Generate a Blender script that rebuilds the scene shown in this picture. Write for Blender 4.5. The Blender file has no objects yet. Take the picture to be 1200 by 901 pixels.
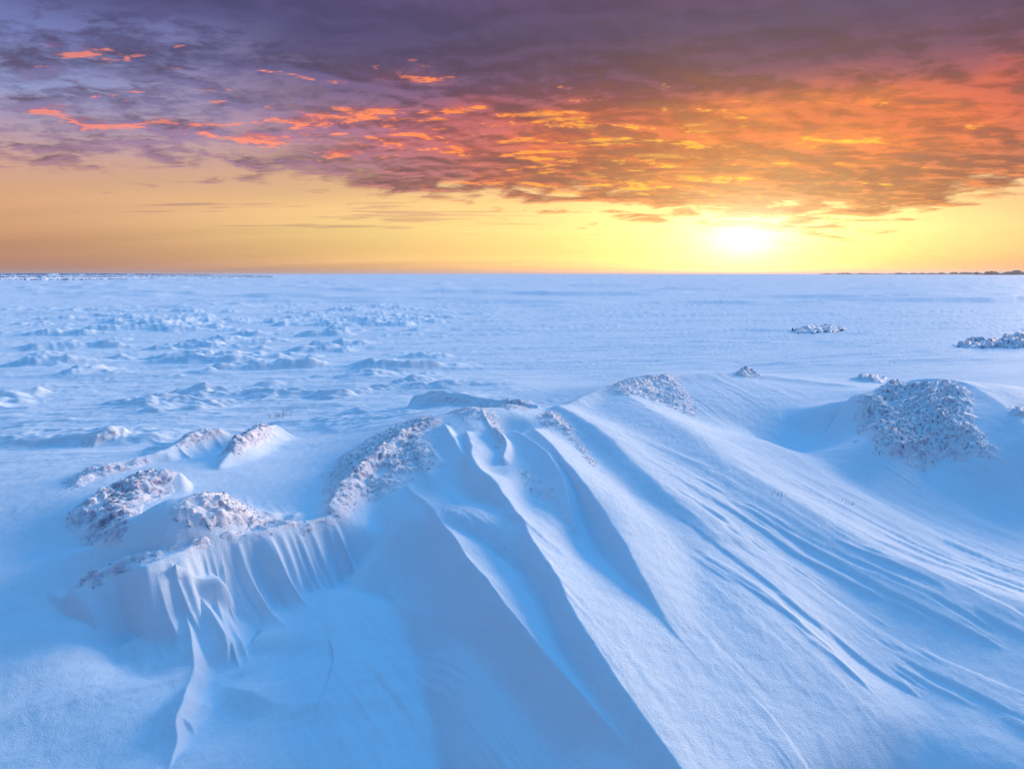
import bpy, math, random
import numpy as np
from mathutils import Vector

C = bpy.context.scene.collection
scene = bpy.context.scene
random.seed(4)
rng = np.random.default_rng(11)

# ------------------------------------------------------------------ camera
CAM_H = 1.75
PITCH = math.atan(129.5 / 800)
cam_d = bpy.data.cameras.new('camera')
cam = bpy.data.objects.new('camera', cam_d)
C.objects.link(cam)
cam.location = (0, 0, CAM_H)
cam.rotation_euler = (math.pi / 2 - PITCH, 0, 0)
cam_d.sensor_width = 36
cam_d.lens = 24
cam_d.clip_end = 60000
cam_d.clip_start = 0.05
scene.camera = cam

def ray(px, py):
    u = (px - 600) / 800
    v = (450.5 - py) / 800
    return np.array((u, math.cos(PITCH) + v * math.sin(PITCH), -math.sin(PITCH) + v * math.cos(PITCH)))
def P(px, py, z):                      # where the sight line of a photo point reaches height z
    d = ray(px, py)
    k = (z - CAM_H) / d[2]
    return (d[0] * k, d[1] * k)
def AE(px, py):
    d = ray(px, py); d = d / np.linalg.norm(d)
    return math.degrees(math.atan2(d[0], d[1])), math.degrees(math.asin(d[2]))

# ------------------------------------------------------------------ sky
SUN_AZ, SUN_EL = AE(872, 279)
def lin(c):
    return tuple(((x / 255) / 12.92 if x / 255 <= 0.04045 else ((x / 255 + 0.055) / 1.055) ** 2.4) for x in c)

class E:
    nt = None
    def __init__(s, sock): s.s = sock
    @staticmethod
    def m(op, *a, clamp=False):
        n = E.nt.nodes.new('ShaderNodeMath'); n.operation = op; n.use_clamp = clamp
        for i, x in enumerate(a):
            if isinstance(x, E): E.nt.links.new(x.s, n.inputs[i])
            else: n.inputs[i].default_value = x
        return E(n.outputs[0])
    def __add__(s, o): return E.m('ADD', s, o)
    __radd__ = __add__
    def __sub__(s, o): return E.m('SUBTRACT', s, o)
    def __rsub__(s, o): return E.m('SUBTRACT', o, s)
    def __mul__(s, o): return E.m('MULTIPLY', s, o)
    __rmul__ = __mul__
    def __truediv__(s, o): return E.m('DIVIDE', s, o)
def sstep(x, a, b, lo=0.0, hi=1.0):
    n = E.nt.nodes.new('ShaderNodeMapRange'); n.interpolation_type = 'SMOOTHSTEP'
    E.nt.links.new(x.s, n.inputs[0])
    for i, v in zip((1, 2, 3, 4), (a, b, lo, hi)):
        if isinstance(v, E): E.nt.links.new(v.s, n.inputs[i])
        else: n.inputs[i].default_value = v
    return E(n.outputs[0])
def gauss(az, el, cx, cy, sx, sy):
    a = (az - cx) / sx; b = (el - cy) / sy
    return E.m('EXPONENT', (a * a + b * b) * -1.0)
def ramp(x, x0, x1, stops, interp='LINEAR'):
    r = E.nt.nodes.new('ShaderNodeValToRGB')
    E.nt.links.new(((x - x0) / (x1 - x0)).s, r.inputs[0])
    el = r.color_ramp.elements
    r.color_ramp.interpolation = interp
    for i, (p, c) in enumerate(stops):
        q = (p - x0) / (x1 - x0)
        e = el[i] if i < 1 else (el[-1] if i == len(stops) - 1 and len(el) > i else el.new(q))
        e.position = q
        e.color = (*lin(c), 1)
    return r.outputs[0]
def ramp2(x, x0, x1, stops):
    r = E.nt.nodes.new('ShaderNodeValToRGB')
    E.nt.links.new(((x - x0) / (x1 - x0)).s, r.inputs[0])
    cr = r.color_ramp
    while len(cr.elements) > 1: cr.elements.remove(cr.elements[-1])
    cr.elements[0].position = (stops[0][0] - x0) / (x1 - x0); cr.elements[0].color = (*lin(stops[0][1]), 1)
    for p, c in stops[1:]:
        e = cr.elements.new((p - x0) / (x1 - x0)); e.color = (*lin(c), 1)
    return r.outputs[0]
def mixc(f, a, b, mode='MIX'):
    n = E.nt.nodes.new('ShaderNodeMix'); n.data_type = 'RGBA'; n.blend_type = mode
    n.clamp_factor = True
    def put(i, v):
        if isinstance(v, E): E.nt.links.new(v.s, n.inputs[i])
        elif hasattr(v, 'is_output'): E.nt.links.new(v, n.inputs[i])
        elif isinstance(v, tuple): n.inputs[i].default_value = (*v, 1)
        else: n.inputs[i].default_value = v
    put(0, f); put(6, a); put(7, b)
    return n.outputs[2]

w = bpy.data.worlds.new("World"); scene.world = w; w.use_nodes = True
nt = w.node_tree; E.nt = nt
nt.nodes.clear()
tc = nt.nodes.new('ShaderNodeTexCoord')
sp = nt.nodes.new('ShaderNodeSeparateXYZ'); nt.links.new(tc.outputs['Generated'], sp.inputs[0])
X, Y, Z = (E(sp.outputs[i]) for i in range(3))
az = E.m('ARCTAN2', X, Y) * (180 / math.pi)
el = E.m('ARCSINE', Z) * (180 / math.pi)
sd = (math.sin(math.radians(SUN_AZ)) * math.cos(math.radians(SUN_EL)), math.cos(math.radians(SUN_AZ)) * math.cos(math.radians(SUN_EL)), math.sin(math.radians(SUN_EL)))
cosang = X * sd[0] + Y * sd[1] + Z * sd[2]
ang = E.m('ARCCOSINE', E.m('MINIMUM', cosang, 0.9999999)) * (180 / math.pi)

def wnoise(sx, sy, off, scale, detail, rough, dist=0.0, shift=(0, 0), hz=0.07):
    zz = E.m('MAXIMUM', Z, 0.0) + hz
    cx = nt.nodes.new('ShaderNodeCombineXYZ')
    nt.links.new((X / zz * sx + (off + shift[0])).s, cx.inputs[0])
    nt.links.new((Y / zz * sy + shift[1]).s, cx.inputs[1])
    cx.inputs[2].default_value = off * 1.37
    n = nt.nodes.new('ShaderNodeTexNoise'); n.noise_dimensions = '3D'
    nt.links.new(cx.outputs[0], n.inputs['Vector'])
    n.inputs['Scale'].default_value = scale; n.inputs['Detail'].default_value = detail
    n.inputs['Roughness'].default_value = rough; n.inputs['Distortion'].default_value = dist
    return E(n.outputs[0])

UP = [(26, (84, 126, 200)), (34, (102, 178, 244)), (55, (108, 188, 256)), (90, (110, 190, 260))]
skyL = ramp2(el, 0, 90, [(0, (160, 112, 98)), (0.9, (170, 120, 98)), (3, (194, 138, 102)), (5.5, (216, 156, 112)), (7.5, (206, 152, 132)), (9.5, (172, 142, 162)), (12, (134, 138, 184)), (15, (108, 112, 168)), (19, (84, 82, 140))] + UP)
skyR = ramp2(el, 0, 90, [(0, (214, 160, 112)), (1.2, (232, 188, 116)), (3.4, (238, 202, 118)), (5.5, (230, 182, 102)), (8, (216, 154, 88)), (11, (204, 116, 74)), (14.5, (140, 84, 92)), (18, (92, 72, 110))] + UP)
dz = E.m('ABSOLUTE', az - 9.0)
mS = sstep(dz, 46.0, 8.0)
col = mixc(mS, skyL, skyR)
mC = sstep(az, -24.0, 12.0)
upm = sstep(el, 34.0, 22.0)

# the high deck of cloud
n_big = wnoise(0.7, 1.0, 3.1, 0.8, 6, 0.55, 0.2, hz=0.12)
n_mid = wnoise(0.8, 1.0, 7.7, 3.6, 12, 0.62, 0.25, hz=0.11)
n_midU = wnoise(0.8, 1.0, 7.7, 3.6, 12, 0.62, 0.25, shift=(-0.02, 0.06), hz=0.11)
n_fine = wnoise(0.8, 1.0, 13.0, 11.0, 9, 0.62, 0.3, hz=0.12)
relief = n_mid - n_midU
edge = sstep(az, -24.0, -4.0, 7.9, 6.0) - sstep(az, -4.0, 24.0, 0.0, 2.6) + sstep(az, 26.0, 38.0, 0.0, 2.0)
lift = el - edge + (n_mid - 0.5) * 10.0 + (n_big - 0.5) * 4.0
dens = sstep(lift, -0.6, 1.1)
leftm = sstep(az, -6.0, -26.0)
gap = sstep(n_mid * 0.6 + n_fine * 0.4, 0.42, 0.56)
topm = sstep(el + (n_big - 0.5) * 9.0 + (n_mid - 0.5) * 5.0 - leftm * 2.5, 12.0, 16.5)
broken = E.m('MAXIMUM', gap * 0.9, topm)
dens = dens * (1.0 - leftm * (1.0 - broken)) * upm
clL = ramp2(el, 0, 40, [(0, (176, 112, 96)), (5, (166, 108, 100)), (8, (124, 92, 118)), (11, (104, 92, 126)), (14, (86, 80, 118)), (17, (76, 71, 112)), (21, (80, 72, 116)), (40, (80, 110, 190))])
clR = ramp2(el, 0, 40, [(0, (222, 146, 78)), (3, (212, 132, 72)), (5.5, (188, 106, 62)), (8, (164, 84, 58)), (10.5, (164, 72, 54)), (12.5, (136, 62, 64)), (15, (98, 62, 82)), (18, (82, 64, 94)), (21, (88, 62, 92)), (40, (80, 110, 190))])
ccol = mixc(mC, clL, clR)
shade = sstep(relief * 1.2 + (n_big - 0.5) * 0.4 + (n_fine - 0.5) * 0.25, -0.15, 0.15, 0.58, 1.42)
ccm = nt.nodes.new('ShaderNodeVectorMath'); ccm.operation = 'SCALE'
nt.links.new(ccol, ccm.inputs[0]); nt.links.new(shade.s, ccm.inputs['Scale'])
col = mixc(dens * 0.95, col, mixc(sstep(el, 12.5, 18.0) * 0.65, ccm.outputs[0], ccol))

# under-lit cloud: pink away from the sun, burnt orange over it, gold close to it
near = sstep(ang, 26.0, 6.0)
mid_ = sstep(ang, 50.0, 20.0)
hlc = mixc(near, mixc(mid_, lin((234, 132, 116)), lin((254, 136, 66))), lin((255, 184, 50)))
hls = mixc(near, mixc(mid_, lin((186, 92, 104)), lin((222, 96, 58))), lin((232, 126, 54)))
reg = gauss(az, el, 8, 11.0, 19, 3.4) + gauss(az, el, -14, 10.8, 12, 2.0) * 0.95 + gauss(az, el, 26, 10.0, 14, 3.6) \
    + gauss(az, el, 4, 7.0, 16, 1.3) * 0.9 + gauss(az, el, -32, 10.4, 10, 2.0) * 0.72 + gauss(az, el, -30, 14.6, 12, 1.3) * 0.75 + gauss(az, el, -9, 15.0, 5, 1.2) * 0.7
reg = E.m('MINIMUM', reg, 1.0)
n_hl = wnoise(0.66, 1.0, 21.0, 5.0, 12, 0.62, 0.25, hz=0.14)
n_hlU = wnoise(0.66, 1.0, 21.0, 5.0, 12, 0.62, 0.25, shift=(-0.015, 0.045), hz=0.14)
wide = sstep(n_hl * 0.35 + n_mid * 0.3 + n_big * 0.35 + (reg - 1.0) * 0.30, 0.36, 0.56)
soft = sstep(n_hl + (reg - 1.0) * 0.34, 0.47, 0.60)
regs = reg - sstep(az, 8.0, 24.0) * 0.42 * sstep(el, 6.0, 8.0)
sharp = sstep(n_hl * 0.8 + n_fine * 0.2 + (n_hl - n_hlU) * 1.1 + (regs - 1.0) * 0.27, 0.53, 0.655)
col = mixc(wide * 0.5 * upm * mC, col, hls)
col = mixc(soft * 0.62 * upm, col, hls)
col = mixc(sharp * 0.95 * upm, col, hlc)
col2 = nt.nodes.new('ShaderNodeVectorMath'); col2.operation = 'SCALE'
nt.links.new(col, col2.inputs[0]); nt.links.new((1.0 + E.m('MAXIMUM', shade - 1.0, 0.0) * dens * 0.5 * sstep(el, 17.0, 12.0)).s, col2.inputs['Scale'])
col = mixc(E.m('MAXIMUM', 1.0 - shade, 0.0) * dens * 1.3 * sstep(el, 17.0, 12.0), col2.outputs[0], mixc(near, lin((112, 74, 96)), lin((176, 96, 70))))
# darker scraps in front of the lit deck
n_dk = wnoise(0.5, 1.0, 41.0, 5.2, 10, 0.6, 0.3, hz=0.10)
dk = sstep(n_dk + (gauss(az, el, 0, 9.0, 40, 3.8) - 1.0) * 0.3, 0.55, 0.66)
col = mixc(dk * 0.55 * upm, col, mixc(mC, lin((106, 84, 116)), lin((140, 76, 78))))

# dark streaks floating in the clear band under the deck
n_st = wnoise(0.30, 1.0, 33.0, 2.4, 10, 0.6, 0.3, hz=0.05)
band = gauss(az, el, -8, 4.8, 34, 2.2)
st = sstep(n_st + (band - 1.0) * 0.25, 0.50, 0.61)
col = mixc(st * 0.62, col, mixc(mC, lin((160, 108, 100)), lin((206, 136, 84))))
veil = sstep(wnoise(0.2, 1.0, 51.0, 0.9, 6, 0.5, 0.2, hz=0.12), 0.35, 0.68, 0.88, 1.08)
vm = nt.nodes.new('ShaderNodeVectorMath'); vm.operation = 'SCALE'
nt.links.new(col, vm.inputs[0]); nt.links.new(veil.s, vm.inputs['Scale'])
col = vm.outputs[0]

# the bright patch where the sun stands in the haze
def addc(c, k, rgb):
    v = nt.nodes.new('ShaderNodeVectorMath'); v.operation = 'SCALE'; v.inputs[0].default_value = rgb
    nt.links.new(k.s, v.inputs['Scale'])
    a = nt.nodes.new('ShaderNodeVectorMath'); a.operation = 'ADD'
    nt.links.new(c, a.inputs[0]); nt.links.new(v.outputs[0], a.inputs[1])
    return a.outputs[0]
da = (az - SUN_AZ) / 1.9
de = (el - SUN_EL) / 1.0
ae = E.m('SQRT', da * da + de * de)
thin = sstep(n_mid * 0.5 + n_fine * 0.5, 0.62, 0.38, 0.7, 1.15)
g1 = E.m('EXPONENT', ae / 1.0 * -1.0)
g2 = E.m('EXPONENT', ae / 3.3 * -1.0) * thin
g3 = E.m('EXPONENT', ang / 9.0 * -1.0) * thin
col = addc(col, g1, (1.5, 1.45, 1.25))
col = addc(col, g2, (0.60, 0.48, 0.20))
col = addc(col, g3, (0.18, 0.10, 0.0))

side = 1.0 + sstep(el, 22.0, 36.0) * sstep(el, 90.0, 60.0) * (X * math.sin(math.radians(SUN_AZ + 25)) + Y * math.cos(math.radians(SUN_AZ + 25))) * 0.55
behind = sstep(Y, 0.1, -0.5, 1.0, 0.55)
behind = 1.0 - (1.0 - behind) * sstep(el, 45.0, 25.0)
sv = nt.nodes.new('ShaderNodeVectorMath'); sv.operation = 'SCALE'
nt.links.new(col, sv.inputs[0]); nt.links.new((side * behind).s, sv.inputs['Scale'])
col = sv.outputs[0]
nish = nt.nodes.new('ShaderNodeTexSky'); nish.sky_type = 'NISHITA'; nish.sun_disc = False
nish.sun_elevation = math.radians(SUN_EL); nish.sun_rotation = math.radians(SUN_AZ)
nish.air_density = 1.0; nish.dust_density = 1.0; nish.ozone_density = 3.0
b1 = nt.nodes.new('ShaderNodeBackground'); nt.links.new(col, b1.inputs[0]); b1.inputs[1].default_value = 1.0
b2 = nt.nodes.new('ShaderNodeBackground'); nt.links.new(nish.outputs[0], b2.inputs[0]); nt.links.new(((1.0 - dens * 0.85) * 0.05).s, b2.inputs[1])
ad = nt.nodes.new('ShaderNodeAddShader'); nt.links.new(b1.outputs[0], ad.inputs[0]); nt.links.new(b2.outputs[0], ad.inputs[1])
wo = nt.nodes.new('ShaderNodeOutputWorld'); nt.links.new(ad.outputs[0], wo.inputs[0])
w.cycles.sampling_method = 'MANUAL'; w.cycles.sample_map_resolution = 1024

# ------------------------------------------------------------------ sun
sun_d = bpy.data.lights.new('sun', 'SUN')
sun_d.energy = 4.5
sun_d.angle = math.radians(26)           # the sun shines through a bank of glowing haze, so its shadows are soft
sun_d.color = (1.0, 0.73, 0.52)
LAMP_AZ, LAMP_EL = math.radians(SUN_AZ + 34), math.radians(12)
ld = (math.sin(LAMP_AZ) * math.cos(LAMP_EL), math.cos(LAMP_AZ) * math.cos(LAMP_EL), math.sin(LAMP_EL))
sun = bpy.data.objects.new('sun', sun_d); C.objects.link(sun)
sun.rotation_euler = Vector(ld).to_track_quat('Z', 'Y').to_euler()

scene.view_settings.view_transform = 'Standard'
scene.view_settings.look = 'None'
scene.view_settings.gamma = 1
scene.view_settings.exposure = 0.1
scene.view_settings.use_curve_mapping = False
scene.render.engine = 'CYCLES'
scene.cycles.use_denoising = True
scene.cycles.max_bounces = 5

# ------------------------------------------------------------------ noise in numpy
_perm = rng.permutation(1024)
_ang = rng.random(1024) * 2 * np.pi
_gx, _gy = np.cos(_ang), np.sin(_ang)
def perlin(x, y, seed=0):
    x = np.asarray(x, float) + seed * 17.31; y = np.asarray(y, float) - seed * 9.77
    xi = np.floor(x).astype(np.int64); yi = np.floor(y).astype(np.int64)
    xf = x - xi; yf = y - yi
    u = xf * xf * xf * (xf * (xf * 6 - 15) + 10); v = yf * yf * yf * (yf * (yf * 6 - 15) + 10)
    def g(ix, iy, fx, fy):
        h = _perm[(_perm[(ix + seed * 7) & 1023] + iy) & 1023]
        return _gx[h] * fx + _gy[h] * fy
    a = g(xi, yi, xf, yf); b = g(xi + 1, yi, xf - 1, yf)
    c = g(xi, yi + 1, xf, yf - 1); d = g(xi + 1, yi + 1, xf - 1, yf - 1)
    return ((a + (b - a) * u) * (1 - v) + (c + (d - c) * u) * v) * 1.5
def fbm(x, y, octv=4, rough=0.5, seed=0):
    s = 0; a = 1; f = 1; t = 0
    for i in range(octv):
        s = s + a * perlin(x * f, y * f, seed + i * 3); t += a; a *= rough; f *= 2.03
    return s / t
def ss(x, a, b):
    t = np.clip((x - a) / (b - a), 0, 1)
    return t * t * (3 - 2 * t)
def smax(a, b, k):
    h = np.clip(0.5 + 0.5 * (a - b) / k, 0, 1)
    return b + (a - b) * h + k * h * (1 - h)

# ------------------------------------------------------------------ the drift's large shape: smooth surface through surveyed points
CP = [
 # plain behind the drift
 (0,600,-.03),(0,540,0),(0,480,0),(100,520,0),(200,480,0),(350,540,-.02),(340,590,-.03),(300,560,0),(420,500,0),(450,455,0),(600,450,0),(800,420,0),(1000,420,0),(1200,440,.05),(1200,400,0),(0,420,0),
 # left front
 (0,680,-.16),(0,760,-.28),(0,850,-.40),(0,900,-.45),(60,640,-.10),(70,700,-.2),(120,740,-.30),(120,820,-.38),(110,895,-.46),
 (190,735,-.42),(200,800,-.40),(200,895,-.42),(250,760,-.50),(260,840,-.48),(300,740,-.48),
 # left crest
 (90,600,.02),(150,600,.03),(190,650,.02),(250,640,.02),(300,624,.0),(250,600,.04),(230,560,.02),(350,610,.0),
 # foreground bowl and its rim
 (330,715,-.46),(380,700,-.41),(430,705,-.42),(480,730,-.44),(400,760,-.41),(350,850,-.42),(450,830,-.41),(420,895,-.43),(550,840,-.43),(610,890,-.44),(500,770,-.43),
 # left facing flank
 (430,660,-.25),(480,680,-.30),(470,615,-.03),(512,618,.05),(465,645,-.17),(505,655,-.11),(540,750,-.46),(610,815,-.40),(395,665,-.38),(350,680,-.42),(600,555,.14),(555,590,.08),(640,560,.14),(615,605,.09),(365,580,-.03),(335,605,-.02),(380,550,-.01),
 # summit
 (400,570,.02),(430,540,.10),(480,505,.20),(520,488,.28),(560,486,.33),(600,480,.30),(650,484,.24),(540,540,.12),
 # trough between crests and the sunlit flank
 (595,640,.085),(650,735,-.02),(700,830,-.12),(700,650,-.0),(725,720,-.02),(800,810,-.15),(870,895,-.27),(760,700,-.08),(850,860,-.28),(900,895,-.34),
 (700,520,.16),(760,560,.12),(800,620,.04),(860,700,-.06),(930,800,-.22),(1040,890,-.46),
 # rim of the hollow on the right and the hollow
 (700,465,.20),(740,455,.25),(800,442,.28),(840,438,.28),(900,444,.20),(960,450,.12),(1000,455,.10),
 (860,480,.08),(900,500,-.06),(880,540,-.12),(960,520,-.10),(960,580,-.20),(1060,600,-.26),(1150,640,-.34),(1000,660,-.24),(900,620,-.14),(1100,760,-.36),(1200,760,-.32),(1200,870,-.38),(1180,580,-.20),(1200,660,-.36),
 # right mound
 (1010,500,.10),(1060,455,.36),(1110,446,.45),(1150,465,.40),(1190,490,.30),(1060,520,.10),(1090,545,-.08),(1150,540,.02),(1200,540,.02),(1000,470,.12),
]
pts = np.array([(*P(a, b, c), c) for a, b, c in CP])
extra = [(-12, 3, 0), (-7, 1, -.2), (-3.5, 0, -.4), (0, 0, -.55), (0, 1.5, -.52), (3, 0.5, -.5), (7, 2, -.35), (12, 4, 0), (12, 10, 0), (8, 14, 0), (0, 14, 0), (-8, 14, 0), (-12, 9, 0),
         (-1, 8.8, 0), (0.2, 8.9, 0), (1.5, 11, 0), (4, 12.2, 0), (6.2, 10.6, 0), (0, -5, -.4), (-6, -5, -.2), (6, -5, -.2), (8.5, 8, .0), (5.6, 9.6, .15)]
pts = np.vstack([pts, np.array(extra)])
def _phi(r2):
    return 0.5 * r2 * np.log(r2 + 1e-12)
n_ = len(pts)
d2 = (pts[:, None, 0] - pts[None, :, 0]) ** 2 + (pts[:, None, 1] - pts[None, :, 1]) ** 2
K = np.zeros((n_ + 3, n_ + 3))
K[:n_, :n_] = _phi(d2) + np.eye(n_) * 0.004
K[:n_, n_] = 1; K[:n_, n_ + 1:] = pts[:, :2]; K[n_:, :n_] = K[:n_, n_:].T
wts = np.linalg.solve(K, np.concatenate([pts[:, 2], [0, 0, 0]]))
GX0, GX1, GY0, GY1, GS = -12.5, 12.5, -5.5, 14.5, 0.06
gx = np.arange(GX0, GX1, GS); gy = np.arange(GY0, GY1, GS)
GXX, GYY = np.meshgrid(gx, gy)
G = wts[n_] + wts[n_ + 1] * GXX + wts[n_ + 2] * GYY
for i in range(n_):
    G += wts[i] * _phi((GXX - pts[i, 0]) ** 2 + (GYY - pts[i, 1]) ** 2)
def base(x, y):
    fx = np.clip((x - GX0) / GS, 0, len(gx) - 2.001); fy = np.clip((y - GY0) / GS, 0, len(gy) - 2.001)
    i = fx.astype(int); j = fy.astype(int); u = fx - i; v = fy - j
    z = (G[j, i] * (1 - u) + G[j, i + 1] * u) * (1 - v) + (G[j + 1, i] * (1 - u) + G[j + 1, i + 1] * u) * v
    ex = np.maximum(np.maximum(np.abs(x) - 9.0, y - 11.5), np.maximum(-y - 2.0, 0))
    return z * (1 - ss(ex, 0, 2.5))

# ------------------------------------------------------------------ wind-cut crests
def ridge(x, y, line, L, R, flute=0.0, ffreq=6.0, seed=0, endw=0.5, wob=0.0):
    """line: (px, py, z) photo points at that height; L, R: (width, drop) on the two sides (L = left looking away)"""
    q = [(*P(a, b, c), c) for a, b, c in line]
    if len(q) > 2:                       # a smooth curve through the points
        e = [tuple(2 * np.array(q[0]) - np.array(q[1]))] + q + [tuple(2 * np.array(q[-1]) - np.array(q[-2]))]
        e = np.array(e); out = []
        for i in range(1, len(e) - 2):
            for t in (0, .34, .67):
                out.append(tuple(0.5 * (2 * e[i] + (e[i + 1] - e[i - 1]) * t + (2 * e[i - 1] - 5 * e[i] + 4 * e[i + 1] - e[i + 2]) * t * t + (3 * e[i] - e[i - 1] - 3 * e[i + 1] + e[i + 2]) * t ** 3)))
        q = out + [q[-1]]
    mx, my = q[-1][0] - q[0][0], q[-1][1] - q[0][1]; ml = math.hypot(mx, my); mx /= ml; my /= ml
    bestd = np.full(x.shape, 1e9); Zc = np.zeros(x.shape); S = np.zeros(x.shape); T = np.zeros(x.shape); OV = np.zeros(x.shape); PR = np.ones(x.shape)
    acc = 0.0
    for k in range(len(q) - 1):
        ax, ay, az_ = q[k]; bx, by, bz = q[k + 1]
        dx, dy = bx - ax, by - ay; ll = math.hypot(dx, dy)
        t = ((x - ax) * dx + (y - ay) * dy) / (ll * ll)
        tc_ = np.clip(t, 0, 1)
        ex, ey = x - (ax + tc_ * dx), y - (ay + tc_ * dy)
        d = np.hypot(ex, ey)
        m = d < bestd
        cr = (dx * (y - ay) - dy * (x - ax))
        over = np.zeros(x.shape)
        if k == 0: over = np.maximum(over, -t * ll)
        if k == len(q) - 2: over = np.maximum(over, (t - 1) * ll)
        bestd = np.where(m, d, bestd)
        S = np.where(m, np.sign(cr) * d, S)
        PR = np.where(m, np.abs(cr) / ll / np.maximum(d, 1e-9), PR)
        T = np.where(m, acc + tc_ * ll, T)
        OV = np.where(m, over, OV)
        acc += ll
    qq = np.array([(a * mx + b * my, c) for a, b, c in q]); qq = qq[np.argsort(qq[:, 0])]
    Zc = np.interp(x * mx + y * my, qq[:, 0], qq[:, 1])
    if wob:
        S = S + wob * PR * fbm(x * 1.6, y * 1.6, 3, 0.5, seed + 40)
    ad_ = np.abs(S)
    if flute:
        T = x * mx + y * my
        n = 1 - np.sqrt(perlin(T * ffreq + 0.12 * perlin(T * 3, ad_ * 3, 3), ad_ * 0.3, seed) ** 2 + .002) * 2.6
        n = 0.65 * n + 0.35 * (1 - np.abs(perlin(T * ffreq * 2.3, ad_ * 0.8, seed + 4)) * 2.6)
        ad_ = ad_ * (1 - flute * np.clip(n, -.6, 1) * ss(ad_, 0, .08))
    if my < -0.6: S = -S                 # runs towards the viewer: keep L on the left as seen
    wl, dl = L[:2]; wr, dr = R[:2]
    pl = L[2] if len(L) > 2 else 1.0; pr = R[2] if len(R) > 2 else 1.0
    fl = dl * (1 - np.exp(-(ad_ / wl) ** pl)); fr = dr * (1 - np.exp(-(ad_ / wr) ** pr))
    sw = ss(np.sign(S) * PR, -0.97, 0.97)
    w_ = wr + (wl - wr) * sw
    f = fr + (fl - fr) * sw + 0.8 * np.maximum(1.0, .33 / w_) ** 2 * np.maximum(ad_ - 1.4 * w_ - .1, 0) ** 2
    z = Zc - f - (np.maximum(OV, 0) / endw) ** 2 * 0.35
    return np.where(bestd < 3.0, z, -5.0)

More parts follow.
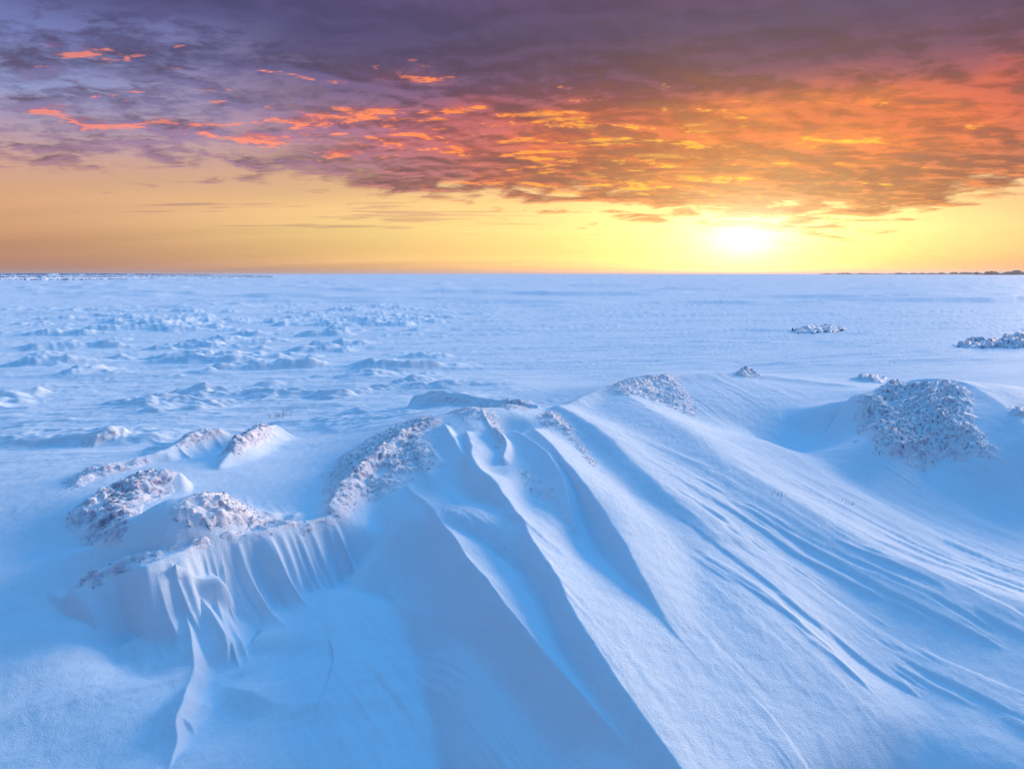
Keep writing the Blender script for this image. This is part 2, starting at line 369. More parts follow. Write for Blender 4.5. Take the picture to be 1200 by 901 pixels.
RIDGES = [
 # the long dark edge, steep on the left
 dict(line=[(478,570,.05),(515,610,.09),(555,654,.10),(605,715,.05),(655,778,-.03),(710,850,-.12),(775,920,-.24)], L=(.33,.74,1.2), R=(.50,.20), endw=.5, wob=.03, k=.05),
 # central crest beside the bright chute
 dict(line=[(545,505,.28),(562,545,.26),(600,590,.20),(640,650,.15),(680,720,.09),(725,795,-.005),(800,905,-.155)], L=(.22,.34,1.4), R=(.75,.27,1.05), endw=.4, wob=.04, k=.04),
 # second crest, lee hollow on its left
 dict(line=[(625,500,.29),(668,545,.27),(703,587,.22),(740,655,.11),(772,715,.0),(805,770,-.10),(845,825,-.2)], L=(.18,.34,1.6), R=(1.0,.50,1.2), endw=.45, wob=.02, k=.03),
 # ribs in the summit basin
 dict(line=[(520,497,.30),(535,520,.25),(552,545,.20),(562,560,.16)], L=(.14,.10,1.3), R=(.12,.12,1.4), endw=.2, k=.02),
 dict(line=[(500,520,.20),(520,540,.17),(548,548,.16),(552,580,.08)], L=(.14,.10,1.3), R=(.12,.12,1.4), endw=.2, k=.02),
 dict(line=[(566,482,.35),(590,512,.29),(588,535,.25)], L=(.10,.10), R=(.12,.16,1.4), endw=.15, k=.02),
 dict(line=[(598,500,.30),(640,530,.27),(664,570,.21),(672,610,.13)], L=(.22,.14), R=(.10,.14,1.3), endw=.25, k=.03),
 # broad outer shoulder
 dict(line=[(655,475,.29),(700,500,.27),(745,540,.21),(790,582,.13),(838,624,.02)], L=(.3,.18,1.5), R=(.6,.22,1.4), endw=.5, wob=.03, k=.04),
 dict(line=[(722,455,.30),(800,500,.22),(880,560,.10),(1000,630,-.06),(1120,680,-.12),(1230,715,-.16)], L=(.8,.2,1.6), R=(.6,.22,1.5), endw=.6, wob=.06, k=.10),
 # rim of the hollow
 dict(line=[(655,478,.26),(700,458,.32),(750,445,.36),(820,437,.35),(868,437,.30),(930,444,.2),(1000,452,.12)], L=(.6,.4,1.2), R=(.45,.30,1.4), endw=.5, wob=.06, k=.05),
 # summit edge running down to the left
 dict(line=[(385,592,.06),(415,552,.14),(470,510,.24),(520,488,.32),(560,481,.36)], L=(.5,.4), R=(.34,.34,1.3), endw=.3, wob=.05, k=.05),
 # scarp above the foreground bowl, fluted
 dict(line=[(170,662,.04),(215,645,.05),(262,630,.04),(310,622,.03),(350,613,.02),(385,606,.0)], L=(.8,.3), R=(.24,.52,1.5), flute=.34, ffreq=6.0, endw=.15, wob=.08, k=.04),
 dict(line=[(95,692,-.10),(140,662,-.02),(185,648,.04),(230,634,.06)], L=(.6,.3), R=(.2,.42,1.5), flute=.30, ffreq=6.0, endw=.12, wob=.05, k=.04),
 # thin spines in the left foreground
 dict(line=[(205,660,.03),(214,700,-.17),(219,745,-.30),(213,800,-.34),(206,850,-.38),(195,905,-.43)], L=(.15,.12), R=(.06,.15,1.3), endw=.1, wob=.06, k=.03),
 dict(line=[(232,700,-.20),(247,722,-.26),(260,748,-.33),(263,785,-.45)], L=(.10,.10), R=(.08,.16,1.3), endw=.06, wob=.01, k=.015),
 dict(line=[(205,838,-.375),(222,845,-.41),(229,862,-.46)], L=(.05,.06), R=(.06,.10,1.3), endw=.05, k=.01),
 # rim of the bowl
 dict(line=[(292,770,-.52),(308,735,-.45),(340,706,-.39),(385,694,-.355),(430,701,-.36),(475,722,-.40),(530,765,-.47)], L=(.16,.14,1.3), R=(1.2,.14,1.4), endw=.4, k=.07),
 # low swells bottom left
 dict(line=[(240,790,-.43),(290,812,-.385),(370,826,-.385),(470,815,-.39),(530,800,-.42)], L=(.45,.08,1.3), R=(.14,.09,1.4), endw=.5, wob=.06, k=.05),
 dict(line=[(240,900,-.45),(330,880,-.41),(430,852,-.40),(500,835,-.43)], L=(.4,.06,1.3), R=(.16,.06,1.4), endw=.5, wob=.10, k=.04),
 # rows of old drift on the left
 dict(line=[(70,568,.0),(100,552,.07),(140,540,.09),(185,530,.10),(220,514,.13),(255,505,.15),(268,510,.08)], L=(.6,.3), R=(.2,.30,1.4), flute=.5, ffreq=3, endw=.15, wob=.06, k=.04),
 dict(line=[(85,605,.02),(130,578,.09),(180,558,.14),(210,553,.14)], L=(.5,.3), R=(.34,.32,1.4), endw=.2, wob=.05, k=.04),
 dict(line=[(258,545,.04),(285,517,.12),(322,498,.12)], L=(.35,.25), R=(.2,.22,1.4), endw=.2, wob=.04, k=.03),
 dict(line=[(30,520,.02),(80,512,.07),(120,507,.10),(140,505,.08)], L=(.4,.2), R=(.18,.2,1.4), flute=.4, ffreq=3, endw=.2, k=.03),
 dict(line=[(180,622,.05),(230,592,.10),(262,584,.11),(320,600,.05)], L=(.4,.2), R=(.35,.22), flute=.3, endw=.2, wob=.06, k=.04),
 # summit back lip
 dict(line=[(488,464,.14),(520,460,.21),(560,468,.20),(600,471,.26),(628,474,.25)], L=(.35,.35), R=(.2,.22,1.3), endw=.2, wob=.04, k=.03),
 # right mound
 dict(line=[(1000,482,.12),(1035,455,.36),(1085,443,.50),(1130,449,.48),(1165,471,.38),(1215,508,.24)], L=(.6,.5,1.3), R=(.9,.46,1.5), endw=.9, k=.08),
]
# hollows scooped by the wind: photo point, height there, radii across and away, depth
DENTS = [(597,500,.25,.20,.22,.11),(575,550,.20,.13,.22,.05),(618,590,.10,.14,.35,.05),(690,640,.02,.18,.45,.06),(225,800,-.42,.10,.14,.05),(262,800,-.48,.14,.12,.05),(900,500,-.02,1.1,.6,.13),(120,650,-.15,.3,.12,.05)]
def height(x, y, detail=True):
    shp = x.shape; x = x.ravel(); y = y.ravel()
    r = np.hypot(x, y)
    z = np.zeros(x.shape)
    nearm = (np.abs(x) < 12) & (y > -5) & (y < 14.4)
    xi, yi = x[nearm], y[nearm]
    # slightly warped so that nothing runs ruler-straight
    wx = xi + 0.05 * fbm(xi * 0.9, yi * 0.9, 3, 0.5, 5); wy = yi + 0.05 * fbm(xi * 0.9, yi * 0.9, 3, 0.5, 9)
    zi = base(wx, wy)
    for i, R_ in enumerate(RIDGES):
        R_ = dict(R_); k = R_.pop('k')
        q = np.array([P(a, b, c) for a, b, c in R_['line']])
        bb = (wx > q[:, 0].min() - 2.1) & (wx < q[:, 0].max() + 2.1) & (wy > q[:, 1].min() - 2.1) & (wy < q[:, 1].max() + 2.1)
        rz = ridge(wx[bb], wy[bb], seed=i * 5 + 50, **R_)
        zi[bb] = smax(zi[bb], rz, k) - 0.0
    for px, py, dz_, rx, ry, dep in DENTS:
        cx, cy = P(px, py, dz_)
        e_ = np.minimum(((xi - cx) / rx) ** 2 + ((yi - cy) / ry) ** 2, 30)
        zi -= dep * np.exp(-e_)
    z[nearm] = zi
    # ---- wind work in the snow
    nearw = 1 - ss(r, 14, 30)
    lw = ss(x, -0.8, -2.0)
    def aniso(deg, fl, fc, seed, o=4):
        a = math.radians(deg); ux, uy = math.sin(a), math.cos(a)
        s = x * ux + y * uy; c = x * uy - y * ux
        c = c + 0.07 * fbm(x * 0.6, y * 0.6, 2, 0.5, seed + 2)
        return fbm(s * fl, c * fc, o, 0.58, seed)
    right = aniso(-25, 0.22, 5.0, 101, 5)
    left = aniso(52, 0.45, 2.6, 131)
    def cut(n):                         # rounded on one side, undercut on the other
        return np.where(n > 0, n, n * 0.4)
    amp_r = 0.0125 * (0.3 + ss(fbm(x * .8, y * .8, 2, .5, 77), -.2, .5)) * ss(r, 26, 9)
    amp_l = 0.028 * (0.3 + ss(fbm(x * .7, y * .7, 2, .5, 87), -.2, .5)) * ss(r, 30, 9)
    z += (1 - lw) * amp_r * cut(right) + lw * amp_l * cut(left)
    rip = aniso(50, 0.45, 1.7, 141, 3)
    z += 0.045 * cut(rip) * ss(x, -.9, -1.5) * ss(y, 4.6, 3.6)
    rip2 = aniso(58, 0.3, 2.4, 145, 4)
    z += 0.022 * cut(rip2) * ss(x, -1.8, -2.6) * ss(y, 8.5, 6.5) * ss(y, 3.2, 4.2)
    mid = aniso(-34, 0.25, 9.0, 151, 4)
    z += 0.026 * cut(mid) * ss(x, -1.3, -.6) * ss(x, .5, .1) * ss(y, 5.4, 4.2) * (.4 + .6 * ss(fbm(x * 1.3, y * 1.3, 2, .5, 157), -.2, .3))
    bowl = aniso(62, 0.5, 3.0, 161, 4)
    z += 0.042 * cut(bowl) * ss(x, -.3, -.8) * ss(y, 4.2, 3.6)
    # sharper lips in the right foreground
    lip = aniso(-31, 0.3, 2.6, 171, 5)
    lm = ss(x, 0.9, 1.6) * ss(y, 6.5, 4.5)
    z += lm * 0.018 * ss(lip, 0.0, 0.14) * ss(lip, 0.8, 0.1)
    # ---- the field beyond: sastrugi rows and broken lumps
    far = ss(r, 5.5, 9.5) * (1 - ss(x, -1.2, -.2) * ss(y, 12.8, 11.0) * .88)
    s1 = aniso(80, 0.10, 0.75, 201, 5); s2 = aniso(70, 0.30, 2.2, 231, 4)
    z += far * ss(r, 4000, 60) * (0.11 * cut(s1) + 0.05 * cut(s2) * ss(r, 60, 15))
    a_ = np.degrees(np.arctan2(x, np.maximum(y, 0.01)))
    lump = ss(a_, 4, -12) * ss(a_, -50, -34) * ss(r, 6.5, 10) * ss(r, 60, 24)
    lump = np.maximum(lump, 0.05 * ss(r, 9, 16) * ss(r, 120, 40))
    sa, sc_ = x * .94 + y * .34, y * .94 - x * .34
    n1 = fbm(sa * 0.42, sc_ * 0.95, 5, 0.5, 251)
    n2 = fbm(sa * 1.3, sc_ * 2.8, 4, 0.6, 261)
    bl = ss(n1 + 0.5 * fbm(x * .14, y * .12, 2, .5, 271), 0.04, 0.42)
    z += lump * (0.19 * bl * (0.7 + 0.7 * n2) + 0.03 * n2)
    s3 = aniso(74, 0.7, 4.5, 291, 4)
    z += 0.034 * far * cut(s3) * ss(r, 60, 14)
    z += far * 0.07 * (1 - lump) * ss(r, 110, 30) * ss(fbm(sa * .14, sc_ * .6, 5, .6, 295), .12, .5)
    big = fbm(x * 0.05, y * 0.09, 4, 0.55, 281)
    z += ss(r, 20, 60) * ss(r, 5000, 500) * 0.30 * ss(big, 0.05, 0.35)
    # small scale
    z += 0.0045 * fbm(x * 9, y * 9, 3, 0.6, 301) * ss(r, 25, 8)
    return z.reshape(shp)

def make_mesh(name, verts, faces, mat, smooth=True, parent=None):
    me = bpy.data.meshes.new(name)
    verts = np.asarray(verts, np.float32); faces = np.asarray(faces, np.int32)
    me.vertices.add(len(verts)); me.vertices.foreach_set('co', verts.ravel())
    nf, k = faces.shape
    me.loops.add(nf * k); me.loops.foreach_set('vertex_index', faces.ravel())
    me.polygons.add(nf)
    me.polygons.foreach_set('loop_start', np.arange(0, nf * k, k, dtype=np.int32))
    me.polygons.foreach_set('loop_total', np.full(nf, k, np.int32))
    me.polygons.foreach_set('use_smooth', np.full(nf, smooth))
    me.update(calc_edges=True); me.validate()
    me.materials.append(mat)
    o = bpy.data.objects.new(name, me); C.objects.link(o)
    if parent: o.parent = parent
    return o
def tag(o, label=None, cat=None, group=None, kind=None):
    if label: o['label'] = label
    if cat: o['category'] = cat
    if group: o['group'] = group
    if kind: o['kind'] = kind
    return o

# ------------------------------------------------------------------ materials
def new_mat(name):
    m = bpy.data.materials.new(name); m.use_nodes = True
    t = m.node_tree; return m, t, t.nodes['Principled BSDF']
def node(t, kind, **kw):
    n = t.nodes.new(kind)
    for k, v in kw.items():
        if isinstance(k, str) and k in n.inputs: n.inputs[k].default_value = v
        else: setattr(n, k, v)
    return n
def snow_mat():
    m, t, b = new_mat('snow')
    L = t.links.new
    geo = node(t, 'ShaderNodeNewGeometry')
    n1 = node(t, 'ShaderNodeTexNoise', Scale=1.3, Detail=5.0, Roughness=0.6); L(geo.outputs['Position'], n1.inputs['Vector'])
    cr = node(t, 'ShaderNodeMix', data_type='RGBA')
    L(n1.outputs[0], cr.inputs[0]); cr.inputs[6].default_value = (0.69, 0.83, 0.95, 1); cr.inputs[7].default_value = (0.76, 0.87, 0.96, 1)
    L(cr.outputs[2], b.inputs['Base Color'])
    b.inputs['Roughness'].default_value = 0.6
    b.inputs['Specular IOR Level'].default_value = 0.02
    # grain: fine crystals, and a softer wind-packed texture
    g1 = node(t, 'ShaderNodeTexNoise', Scale=140.0, Detail=3.0, Roughness=0.7); L(geo.outputs['Position'], g1.inputs['Vector'])
    g2 = node(t, 'ShaderNodeTexNoise', Scale=26.0, Detail=4.0, Roughness=0.6); L(geo.outputs['Position'], g2.inputs['Vector'])
    b1 = node(t, 'ShaderNodeBump', Strength=0.8, Distance=0.007); L(g1.outputs[0], b1.inputs['Height'])
    b2 = node(t, 'ShaderNodeBump', Strength=0.35, Distance=0.010); L(g2.outputs[0], b2.inputs['Height']); L(b1.outputs[0], b2.inputs['Normal'])
    # drifted streaks
    mp = node(t, 'ShaderNodeMapping'); mp.inputs['Rotation'].default_value = (0, 0, math.radians(-24)); mp.inputs['Scale'].default_value = (9, 0.9, 4)
    L(geo.outputs['Position'], mp.inputs[0])
    g3 = node(t, 'ShaderNodeTexNoise', Scale=2.6, Detail=6.0, Roughness=0.6, Distortion=0.3); L(mp.outputs[0], g3.inputs['Vector'])
    b3 = node(t, 'ShaderNodeBump', Strength=0.12, Distance=0.02); L(g3.outputs[0], b3.inputs['Height']); L(b2.outputs[0], b3.inputs['Normal'])
    L(b3.outputs[0], b.inputs['Normal'])
    return m
SNOW = snow_mat()
def rime_mat():
    m, t, b = new_mat('rime')
    L = t.links.new
    geo = node(t, 'ShaderNodeNewGeometry')
    n1 = node(t, 'ShaderNodeTexNoise', Scale=16.0, Detail=6.0, Roughness=0.7); L(geo.outputs['Position'], n1.inputs['Vector'])
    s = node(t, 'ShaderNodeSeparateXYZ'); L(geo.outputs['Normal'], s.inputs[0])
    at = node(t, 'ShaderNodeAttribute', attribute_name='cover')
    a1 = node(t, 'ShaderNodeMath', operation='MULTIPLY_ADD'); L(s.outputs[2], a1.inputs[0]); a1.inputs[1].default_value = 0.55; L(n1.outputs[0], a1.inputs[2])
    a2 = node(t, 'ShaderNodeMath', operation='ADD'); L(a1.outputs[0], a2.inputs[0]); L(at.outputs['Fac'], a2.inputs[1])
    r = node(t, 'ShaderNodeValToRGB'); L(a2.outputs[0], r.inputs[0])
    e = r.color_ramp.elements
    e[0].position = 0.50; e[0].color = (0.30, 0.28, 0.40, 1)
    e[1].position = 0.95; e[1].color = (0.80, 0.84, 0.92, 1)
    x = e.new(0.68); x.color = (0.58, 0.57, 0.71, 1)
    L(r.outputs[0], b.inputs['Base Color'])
    b.inputs['Roughness'].default_value = 0.6
    b.inputs['Specular IOR Level'].default_value = 0.25
    g = node(t, 'ShaderNodeTexNoise', Scale=70.0, Detail=4.0, Roughness=0.75); L(geo.outputs['Position'], g.inputs['Vector'])
    bp = node(t, 'ShaderNodeBump', Strength=0.8, Distance=0.01); L(g.outputs[0], bp.inputs['Height']); L(bp.outputs[0], b.inputs['Normal'])
    return m
RIME = rime_mat()
def flat_mat(name, c1, c2, scale, rough=0.8):
    m, t, b = new_mat(name)
    geo = node(t, 'ShaderNodeNewGeometry')
    n = node(t, 'ShaderNodeTexNoise', Scale=scale, Detail=4.0); t.links.new(geo.outputs['Position'], n.inputs['Vector'])
    x = node(t, 'ShaderNodeMix', data_type='RGBA'); t.links.new(n.outputs[0], x.inputs[0])
    x.inputs[6].default_value = (*c1, 1); x.inputs[7].default_value = (*c2, 1)
    t.links.new(x.outputs[2], b.inputs['Base Color']); b.inputs['Roughness'].default_value = rough
    return m
STALK = flat_mat('dry_stalk', (0.10, 0.07, 0.06), (0.26, 0.19, 0.16), 60)
WOOD = flat_mat('far_wood', (0.05, 0.05, 0.07), (0.12, 0.11, 0.14), 0.05)
SCRUB = flat_mat('bank_scrub', (0.16, 0.15, 0.24), (0.42, 0.44, 0.60), 0.25)

# ------------------------------------------------------------------ snow field, one sheet to the horizon
th = np.linspace(math.radians(44), math.radians(14), 420)
r_a = CAM_H / np.tan(th)                       # 1.8 .. 7 m
r_b = np.arange(r_a[-1], 11.0, 0.014)[1:]
th2 = np.linspace(math.atan(CAM_H / r_b[-1]), math.radians(0.25), 260)[1:]
r_c = CAM_H / np.tan(th2)
r_d = np.geomspace(r_c[-1], 9000, 24)[1:]
r_0 = np.array([0.02, 0.3, 0.6, 0.9, 1.15, 1.35, 1.5, 1.6, 1.7])
rr = np.concatenate([r_0, r_a, r_b, r_c, r_d])
aa = np.concatenate([np.radians(np.arange(-180, -44, 1.0)), np.radians(np.linspace(-44, 44, 1250)), np.radians(np.arange(45, 180, 1.0))])
A_, R_g = np.meshgrid(aa, rr)
SX, SY = np.sin(A_) * R_g, np.cos(A_) * R_g
SZ = height(SX, SY)
nr, nc = SX.shape
idx = np.arange(nr * nc).reshape(nr, nc)
nxt = np.roll(idx, -1, axis=1)
F = np.stack([idx[:-1], nxt[:-1], nxt[1:], idx[1:]], axis=-1).reshape(-1, 4)[:, ::-1]
snow = make_mesh('snow_field', np.stack([SX, SY, SZ], -1).reshape(-1, 3), F, SNOW)
tag(snow, kind='structure')

def drop(px, py):                       # the point of the snow surface seen at a photo point
    d = ray(px, py)
    ks = np.geomspace(2.0, 60, 1500)
    X_, Y_, Z_ = d[0] * ks, d[1] * ks, CAM_H + d[2] * ks
    h = height(X_, Y_)
    i = int(np.argmax(Z_ < h)) if (Z_ < h).any() else len(ks) - 1
    return X_[i], Y_[i], h[i]

# ------------------------------------------------------------------ rime-crusted mounds
def inside_dist(x, y, poly):
    n = len(poly); ins = np.zeros(x.shape, bool); best = np.full(x.shape, 1e9)
    for i in range(n):
        ax, ay = poly[i]; bx, by = poly[(i + 1) % n]
        c = ((ay > y) != (by > y)) & (x < (bx - ax) * (y - ay) / (by - ay + 1e-12) + ax)
        ins ^= c
        dx, dy = bx - ax, by - ay
        t = np.clip(((x - ax) * dx + (y - ay) * dy) / (dx * dx + dy * dy + 1e-12), 0, 1)
        best = np.minimum(best, np.hypot(x - ax - t * dx, y - ay - t * dy))
    return np.where(ins, best, -best)

def crust(name, label, cat, outline, thick, step=0.011, cover=0.0, lump=1.0, group=None, seed=1, edge_n=0.06, knobs=1.0, grain=(6, 13)):
    poly = [drop(a, b)[:2] for a, b in outline]
    q = np.array(poly)
    x0, x1, y0, y1 = q[:, 0].min() - .12, q[:, 0].max() + .12, q[:, 1].min() - .12, q[:, 1].max() + .12
    xs = np.arange(x0, x1, step); ys = np.arange(y0, y1, step * 1.15)
    gxx, gyy = np.meshgrid(xs, ys)
    dd = inside_dist(gxx, gyy, poly) + edge_n * (fbm(gxx * 4.5, gyy * 4.5, 5, 0.68, seed) * 1.5 + .12)
    hz_ = height(gxx, gyy)
    gr_y, gr_x = np.gradient(hz_, step * 1.15, step)
    dd = dd - 0.35 * ss(np.hypot(gr_x, gr_y), 1.1, 2.0)     # nothing clings to the steepest faces
    m = ss(dd, -0.01, 0.20)
    a = math.radians(-30); u = gxx * math.cos(a) - gyy * math.sin(a); v = gxx * math.sin(a) + gyy * math.cos(a)
    brk = ss(fbm(gxx * 5 + 9, gyy * 5, 4, .6, seed + 110), -.42, -.05)
    m = m * (0.25 + 0.75 * brk)
    nl = fbm(u * grain[0] * .55, v * grain[1] * .55, 3, 0.6, seed + 20)
    bil = 1 - np.abs(fbm(u * grain[0] * 1.4, v * grain[1] * 1.2, 4, 0.65, seed + 30)) * 2.6       # billows
    rid = np.abs(fbm(u * grain[0] * 3.2, v * grain[1] * 3.0, 3, 0.6, seed + 60))
    rows = np.sin((v + 0.10 * fbm(u * 3, v * 3, 3, .5, seed + 90)) * 38.0)
    dh = 0.006 * lump * m * rows + thick * m * (0.55 + 0.45 * ss(nl, -.4, .4)) + m * lump * (0.034 * nl + 0.024 * bil - 0.024 * rid)
    zz = hz_ + dh - 0.025 * (1 - ss(dd, -0.03, 0.02))
    zz = np.where(dd < -0.02, hz_ - 0.03, zz)
    j = m * 0.012 * lump
    xx = gxx + j * fbm(gxx * 30, gyy * 30, 2, .5, seed + 70) * 2; yy = gyy + j * fbm(gxx * 30, gyy * 30, 2, .5, seed + 80) * 2
    keep = dd > -0.045
    iid = -np.ones(gxx.shape, int)
    iid[keep] = np.arange(keep.sum())
    V = np.stack([xx[keep], yy[keep], zz[keep]], -1)
    Q = np.stack([iid[:-1, :-1], iid[:-1, 1:], iid[1:, 1:], iid[1:, :-1]], -1).reshape(-1, 4)
    Q = Q[(Q >= 0).all(1)]
    cov = (cover + (1 - brk[keep]) * 0.4 + (bil[keep] - 0.45) * 0.16 - rid[keep] * 0.25 + (1 - ss(dd[keep], 0.0, 0.06)) * 0.25)
    # rime knobs and blades standing on the crust: small bent tetrahedra
    kc = np.where((dd[keep] > 0.02) & (brk[keep] > .5))[0]
    nk = int(len(kc) * 0.22 * knobs)
    rg = np.random.default_rng(seed)
    pick = rg.choice(kc, nk) if nk else np.array([], int)
    s = rg.uniform(0.004, 0.013, nk)[:, None]
    c0 = V[pick] + rg.uniform(-.006, .006, (nk, 3))
    ang_ = rg.uniform(0, 2 * np.pi, nk)
    lean = np.stack([rg.normal(-.35, .45, nk), rg.normal(-.35, .45, nk), rg.uniform(.3, 1.0, nk)], -1)
    tri = []
    for kk in range(3):
        t_ = ang_ + kk * 2.094
        tri.append(c0 + s * np.stack([np.cos(t_) * .75, np.sin(t_) * .75, np.full(nk, -.5)], -1))
    tri.append(c0 + s * lean * 1.2)
    kv = np.stack(tri, 1).reshape(-1, 3)
    b0 = len(V) + np.arange(nk) * 4
    kf = np.concatenate([np.stack([b0 + i, b0 + j2, b0 + 3], -1) for i, j2 in ((0, 1), (1, 2), (2, 0))]) if nk else np.zeros((0, 3), int)
    # quads and triangles in one mesh: split the quads
    T3 = np.concatenate([Q[:, [0, 1, 2]], Q[:, [0, 2, 3]], kf])
    allv = np.concatenate([V, kv])
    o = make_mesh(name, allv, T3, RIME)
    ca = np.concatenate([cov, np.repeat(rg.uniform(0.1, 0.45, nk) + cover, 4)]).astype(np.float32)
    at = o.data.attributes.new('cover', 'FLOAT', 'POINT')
    if len(o.data.vertices) == len(ca): at.data.foreach_set('value', ca)
    tag(o, label, cat, group)
    return o

GL = 'rime-crusted snow clumps on the left drift'
GC = 'rime crusts along the crest of the central drift'
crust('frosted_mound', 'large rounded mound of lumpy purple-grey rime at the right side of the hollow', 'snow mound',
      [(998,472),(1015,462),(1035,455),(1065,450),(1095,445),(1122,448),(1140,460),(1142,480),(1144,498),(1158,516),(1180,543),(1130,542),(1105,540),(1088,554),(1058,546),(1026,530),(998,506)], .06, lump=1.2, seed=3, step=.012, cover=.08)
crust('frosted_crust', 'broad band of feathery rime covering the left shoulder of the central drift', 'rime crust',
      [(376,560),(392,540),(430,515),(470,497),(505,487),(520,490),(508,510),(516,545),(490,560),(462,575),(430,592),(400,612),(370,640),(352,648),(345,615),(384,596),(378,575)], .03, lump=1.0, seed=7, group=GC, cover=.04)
crust('frosted_crust', 'thin frosted lip behind the summit of the central drift, overhanging its back edge', 'rime crust',
      [(490,462),(520,458),(550,466),(580,472),(600,468),(626,472),(620,482),(596,480),(560,474),(520,472),(498,470)], .035, lump=.8, seed=9, group=GC, cover=.0)
crust('frosted_crust', 'rime patch on the small knoll just right of the summit hollow', 'rime crust',
      [(626,488),(645,480),(662,486),(672,500),(688,525),(700,548),(690,545),(672,520),(655,505),(636,500)], .03, lump=.9, seed=11, group=GC, cover=-.02)
crust('frosted_crust', 'rime crust on the curved rim left of the wide hollow', 'rime crust',
      [(705,458),(730,446),(765,440),(790,440),(800,452),(815,478),(818,490),(800,484),(778,474),(750,466),(722,464)], .02, lump=.6, seed=13, group=GC, cover=.12)
crust('frosted_crust', 'pale crumbly rime patch in the bright chute below the summit', 'rime crust',
      [(604,548),(628,552),(650,566),(662,590),(668,612),(655,600),(640,585),(618,578),(606,562)], .015, lump=.6, seed=15, group=GC, cover=.3, knobs=.5)
crust('frosted_crust', 'small pink-edged rime cap on the topmost point of the summit', 'rime crust',
      [(520,486),(545,479),(570,478),(590,505),(590,528),(578,515),(566,494),(545,492)], .018, lump=.6, seed=16, group=GC, cover=.22)
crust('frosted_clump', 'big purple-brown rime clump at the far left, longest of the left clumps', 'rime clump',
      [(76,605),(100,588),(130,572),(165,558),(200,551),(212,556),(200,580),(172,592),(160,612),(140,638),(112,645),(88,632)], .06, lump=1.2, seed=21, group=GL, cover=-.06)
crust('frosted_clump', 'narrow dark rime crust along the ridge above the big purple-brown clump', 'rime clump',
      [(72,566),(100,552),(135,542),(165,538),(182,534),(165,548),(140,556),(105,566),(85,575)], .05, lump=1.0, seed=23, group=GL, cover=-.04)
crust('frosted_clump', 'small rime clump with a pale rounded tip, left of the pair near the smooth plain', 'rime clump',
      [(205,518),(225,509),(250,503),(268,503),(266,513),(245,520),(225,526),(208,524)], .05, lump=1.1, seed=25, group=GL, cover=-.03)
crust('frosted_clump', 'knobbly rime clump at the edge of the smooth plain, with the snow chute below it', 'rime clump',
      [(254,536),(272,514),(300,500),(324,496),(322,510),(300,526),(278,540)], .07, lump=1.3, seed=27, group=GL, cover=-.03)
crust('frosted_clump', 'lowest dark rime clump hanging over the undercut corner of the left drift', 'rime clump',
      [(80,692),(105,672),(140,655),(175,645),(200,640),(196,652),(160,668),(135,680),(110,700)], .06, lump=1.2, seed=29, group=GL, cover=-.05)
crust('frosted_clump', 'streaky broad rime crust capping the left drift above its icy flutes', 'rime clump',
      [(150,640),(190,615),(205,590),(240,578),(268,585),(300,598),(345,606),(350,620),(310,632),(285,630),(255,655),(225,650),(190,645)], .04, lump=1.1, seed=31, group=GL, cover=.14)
crust('frosted_clump', 'faint icy rime knoll alone on the field at far left, furthest back of the clumps', 'rime clump',
      [(84,520),(105,508),(130,502),(146,508),(130,518),(100,526)], .04, lump=.9, seed=33, group=GL, cover=.12)
GF = 'low frosted banks on the far field'
crust('frosted_bank', 'long low rime bank cut by the right edge of the field', 'snow bank',
      [(1118,405),(1140,401),(1170,402),(1188,396),(1215,398),(1215,408),(1170,408),(1130,408)], .12, step=.035, lump=3.0, seed=41, group=GF, cover=-.05, edge_n=.2, grain=(2.5, 4))
crust('frosted_bank', 'tiny bright rime bank on the far field below the treeline', 'snow bank',
      [(928,388),(950,385),(975,384),(992,387),(960,391),(935,391)], .07, step=.05, lump=3.0, seed=43, group=GF, cover=.15, edge_n=.3, grain=(2, 3))
crust('frosted_bank', 'flat dark rime strip just behind the large rounded mound', 'snow bank',
      [(992,444),(1015,440),(1040,443),(1035,449),(1010,448)], .07, step=.02, lump=1.4, seed=45, group=GF, cover=-.02)
crust('snow_hummock', 'small rime knob standing alone on the rim of the hollow', 'snow hummock',
      [(860,440),(870,434),(880,433),(892,440),(880,443)], .12, lump=1.2, step=.014, seed=47, cover=.05)
crust('snow_hummock', 'round rime knob at the right edge beside the large mound', 'snow hummock',
      [(1180,482),(1190,476),(1206,478),(1206,490),(1188,490)], .10, lump=1.4, seed=49, cover=.05)

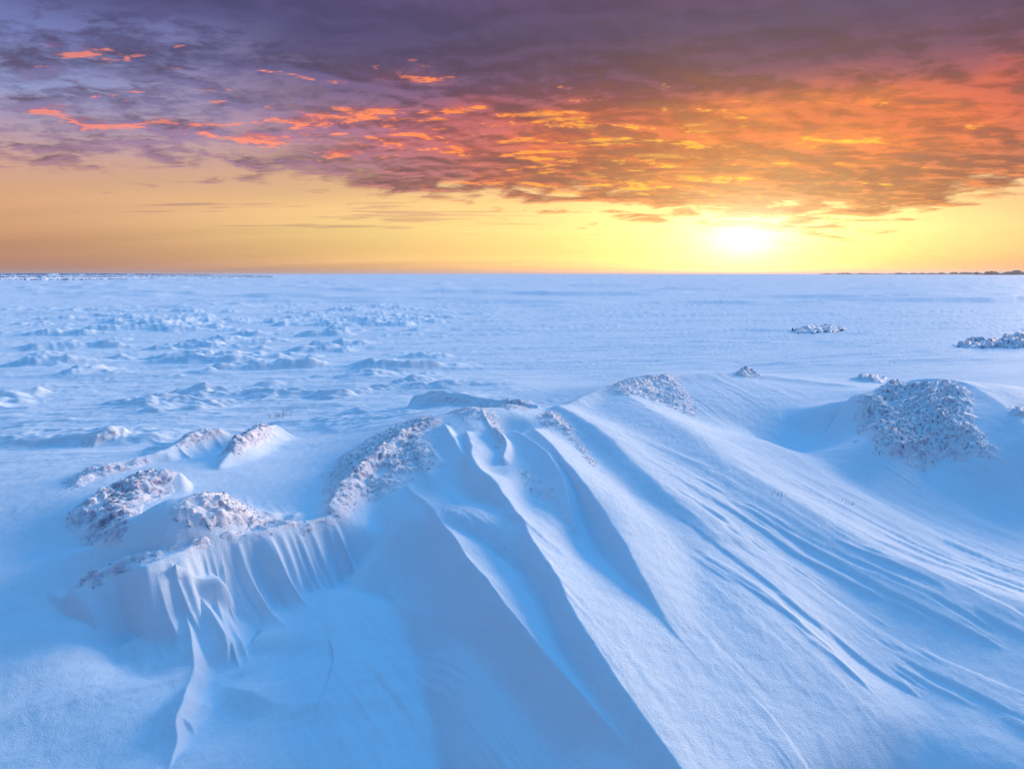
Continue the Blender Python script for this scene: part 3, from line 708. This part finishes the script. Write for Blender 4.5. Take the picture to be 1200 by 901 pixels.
# ------------------------------------------------------------------ dry stalks poking through
def tuft(label, px, py, n, hgt, spread, seed):
    rg = random.Random(seed)
    x, y, z = drop(px, py)
    root = bpy.data.objects.new('dry_grass_tuft', None); C.objects.link(root)
    root.location = (x, y, z); root.empty_display_size = 0.05
    tag(root, label, 'grass tuft', 'dry grass tufts poking through the snow')
    for k in range(n):
        vs, fs = [], []
        a = rg.uniform(0, 6.28); l = hgt * rg.uniform(.5, 1.1); b = rg.uniform(.2, 1.0)
        ox, oy = rg.gauss(0, spread * .4), rg.gauss(0, spread * .4)
        seg = 5; rad = rg.uniform(.0016, .003)
        hz_ = float(height(np.array([x + ox]), np.array([y + oy]))[0]) - z
        for s in range(seg + 1):
            t = s / seg
            cx = ox + math.cos(a) * l * b * t ** 1.4; cy = oy + math.sin(a) * l * b * t ** 1.4; cz = hz_ + l * (t - .35 * b * t * t) - .02 * (1 - t)
            rr_ = rad * (1 - .75 * t)
            for q in range(4):
                w_ = q * math.pi / 2
                vs.append((cx + rr_ * math.cos(w_), cy + rr_ * math.sin(w_), cz))
        for s in range(seg):
            for q in range(4):
                a0 = s * 4 + q; a1 = s * 4 + (q + 1) % 4
                fs.append((a0, a1, a1 + 4, a0 + 4))
        fs.append((seg * 4, seg * 4 + 1, seg * 4 + 2, seg * 4 + 3))
        make_mesh('stalk', vs, fs, STALK, parent=root)
tuft('loose dry grass tuft on the smooth plain above the knobbly rime clump', 329, 488, 26, .10, .16, 1)
tuft('tiny low dry grass tuft, furthest one on the smooth plain', 352, 479, 10, .04, .16, 2)
tuft('bent dark stalks at the foot of the large rounded mound', 1028, 532, 7, .06, .05, 3)
tuft('single dark stub of grass left of the foot of the large mound', 1002, 518, 9, .03, .03, 4)
tuft('flat dark stalks lying low in the middle of the hollow', 992, 590, 9, .025, .07, 5)
tuft('flat dark stalks beside the ridge left of the hollow', 915, 580, 12, .025, .10, 6)

# ------------------------------------------------------------------ far shore and far wood
def bank():
    n = 260; vs = []; fs = []
    for i in range(n):
        t = i / (n - 1)
        a = math.radians(-60 + t * 44)
        hgt = (1.75 + .30 * float(fbm(np.array([t * 40.]), np.array([.3]), 4, .6, 5)[0])) * (1 - max(0, (t - .62) / .38) ** 2 * .85)
        if t > .62: hgt = max(hgt, .2)
        d0 = 205 + 160 * max(0, t - .45)
        for k, (dr, hh) in enumerate(((0, -.3), (2, .10), (9, .55), (13, .85), (24, 1.0), (60, .9), (110, -.3))):
            rn = float(perlin(np.array([t * 90. + k]), np.array([k * 3.1]), 8)[0])
            d = d0 + dr + rn * 2.5
            vs.append((math.sin(a) * d, math.cos(a) * d, hgt * hh + (rn * .12 if 0 < k < 6 else 0)))
    for i in range(n - 1):
        for k in range(6):
            b = i * 7 + k
            fs.append((b, b + 7, b + 8, b + 1))
    o = make_mesh('shore_hills', vs, fs, SNOW); tag(o, kind='structure')
    # scrub on its brow
    vs = []; fs = []
    rg = random.Random(5)
    for j in range(6500):
        t = rg.random() ** .9; t *= .93
        a = math.radians(-60 + t * 44); i = int(t * (n - 1))
        k = rg.choice((1, 1, 2, 2, 3, 3, 4, 4, 4))
        d = 205 + 160 * max(0, t - .45) + (3, 9, 13, 24)[k - 1] + rg.uniform(-2, 2)
        hb = (1.75) * (1 - max(0, (t - .62) / .38) ** 2 * .85) * (.12, .55, .85, 1.0)[k - 1]
        s = rg.uniform(.12, .42) * max(.15, 1 - t) ** .5
        c = Vector((math.sin(a) * d, math.cos(a) * d, hb + s * .3)); p0 = len(vs)
        for q in range(6):
            w_ = q * 1.047
            vs.append((c.x + math.cos(w_) * s * 2.0, c.y + math.sin(w_) * s, c.z - s * .6 + rg.uniform(-.1, .1) * s))
        vs.append((c.x + rg.uniform(-.5, .5) * s, c.y, c.z + s * rg.uniform(.4, .9)))
        for q in range(6): fs.append((p0 + q, p0 + (q + 1) % 6, p0 + 6))
    o = make_mesh('shore_scrub', vs, fs, SCRUB)
    tag(o, 'low bluish scrub along the far shore on the left horizon', 'scrub', kind='stuff')
bank()
def far_wood():
    rg = random.Random(8); vs = []; fs = []
    def blob(c, s, h):
        p0 = len(vs); rings = [(-.05, .3), (.25, .9), (.55, 1.0), (.8, .65)]
        for zz, rd in rings:
            for q in range(7):
                w_ = q * .8976 + rg.uniform(-.2, .2); r_ = s * rd * rg.uniform(.7, 1.2)
                vs.append((c[0] + math.cos(w_) * r_, c[1] + math.sin(w_) * r_, c[2] + h * zz * rg.uniform(.9, 1.1)))
        vs.append((c[0], c[1], c[2] + h))
        for k in range(3):
            for q in range(7):
                a0 = p0 + k * 7 + q; a1 = p0 + k * 7 + (q + 1) % 7
                fs.append((a0, a1, a1 + 7, a1 + 7)); fs.append((a0, a1 + 7, a0 + 7, a0 + 7))
        for q in range(7): fs.append((p0 + 21 + q, p0 + 21 + (q + 1) % 7, p0 + 28, p0 + 28))
    tri = []
    def put(px0, px1, dist, h0, h1, n):
        for j in range(n):
            px = rg.uniform(px0, px1)
            a = math.atan((px - 600) / 800 / math.cos(PITCH))
            t = (px - px0) / (px1 - px0)
            g = .62 + .5 * float(perlin(np.array([px * .11]), np.array([.5]), 12)[0]) + .2 * float(perlin(np.array([px * .5]), np.array([.5]), 13)[0])
            h = (h0 + (h1 - h0) * t) * g * rg.uniform(.6, 1.1)
            d = dist * rg.uniform(.97, 1.06)
            blob((math.sin(a) * d, math.cos(a) * d, 0), h * rg.uniform(.5, .9), h)
    put(950, 1060, 2600, 5, 8, 420)
    put(1040, 1180, 2300, 7, 9, 620)
    put(1130, 1330, 1500, 7, 13, 380)
    f3 = []
    for f in fs:
        f3.append((f[0], f[1], f[2]))
    o = make_mesh('far_wood', vs, f3, WOOD, smooth=False)
    tag(o, 'thin dark line of distant woodland along the right horizon', 'wood', kind='stuff')
far_wood()
print('verts', len(snow.data.vertices))

# ------------------------------------------------------------------ the air: drifting ice haze over the plain
hz_m = bpy.data.materials.new('ice_haze'); hz_m.use_nodes = True
ht = hz_m.node_tree
for n_x in list(ht.nodes):
    if n_x.type != 'OUTPUT_MATERIAL': ht.nodes.remove(n_x)
pv = ht.nodes.new('ShaderNodeVolumePrincipled')
pv.inputs['Color'].default_value = (0.86, 0.88, 0.95, 1)
pv.inputs['Density'].default_value = 0.00017
pv.inputs['Anisotropy'].default_value = 0.25
ht.links.new(pv.outputs[0], next(n_x for n_x in ht.nodes if n_x.type == 'OUTPUT_MATERIAL').inputs['Volume'])
B_, T_, Bo = 9500, 16, -2.5
hv = [(-B_, -B_, Bo), (B_, -B_, Bo), (B_, B_, Bo), (-B_, B_, Bo), (-B_, -B_, T_), (B_, -B_, T_), (B_, B_, T_), (-B_, B_, T_)]
hf = [(0, 3, 2, 1), (4, 5, 6, 7), (0, 1, 5, 4), (1, 2, 6, 5), (2, 3, 7, 6), (3, 0, 4, 7)]
tag(make_mesh('haze', hv, hf, hz_m, smooth=False), kind='stuff')
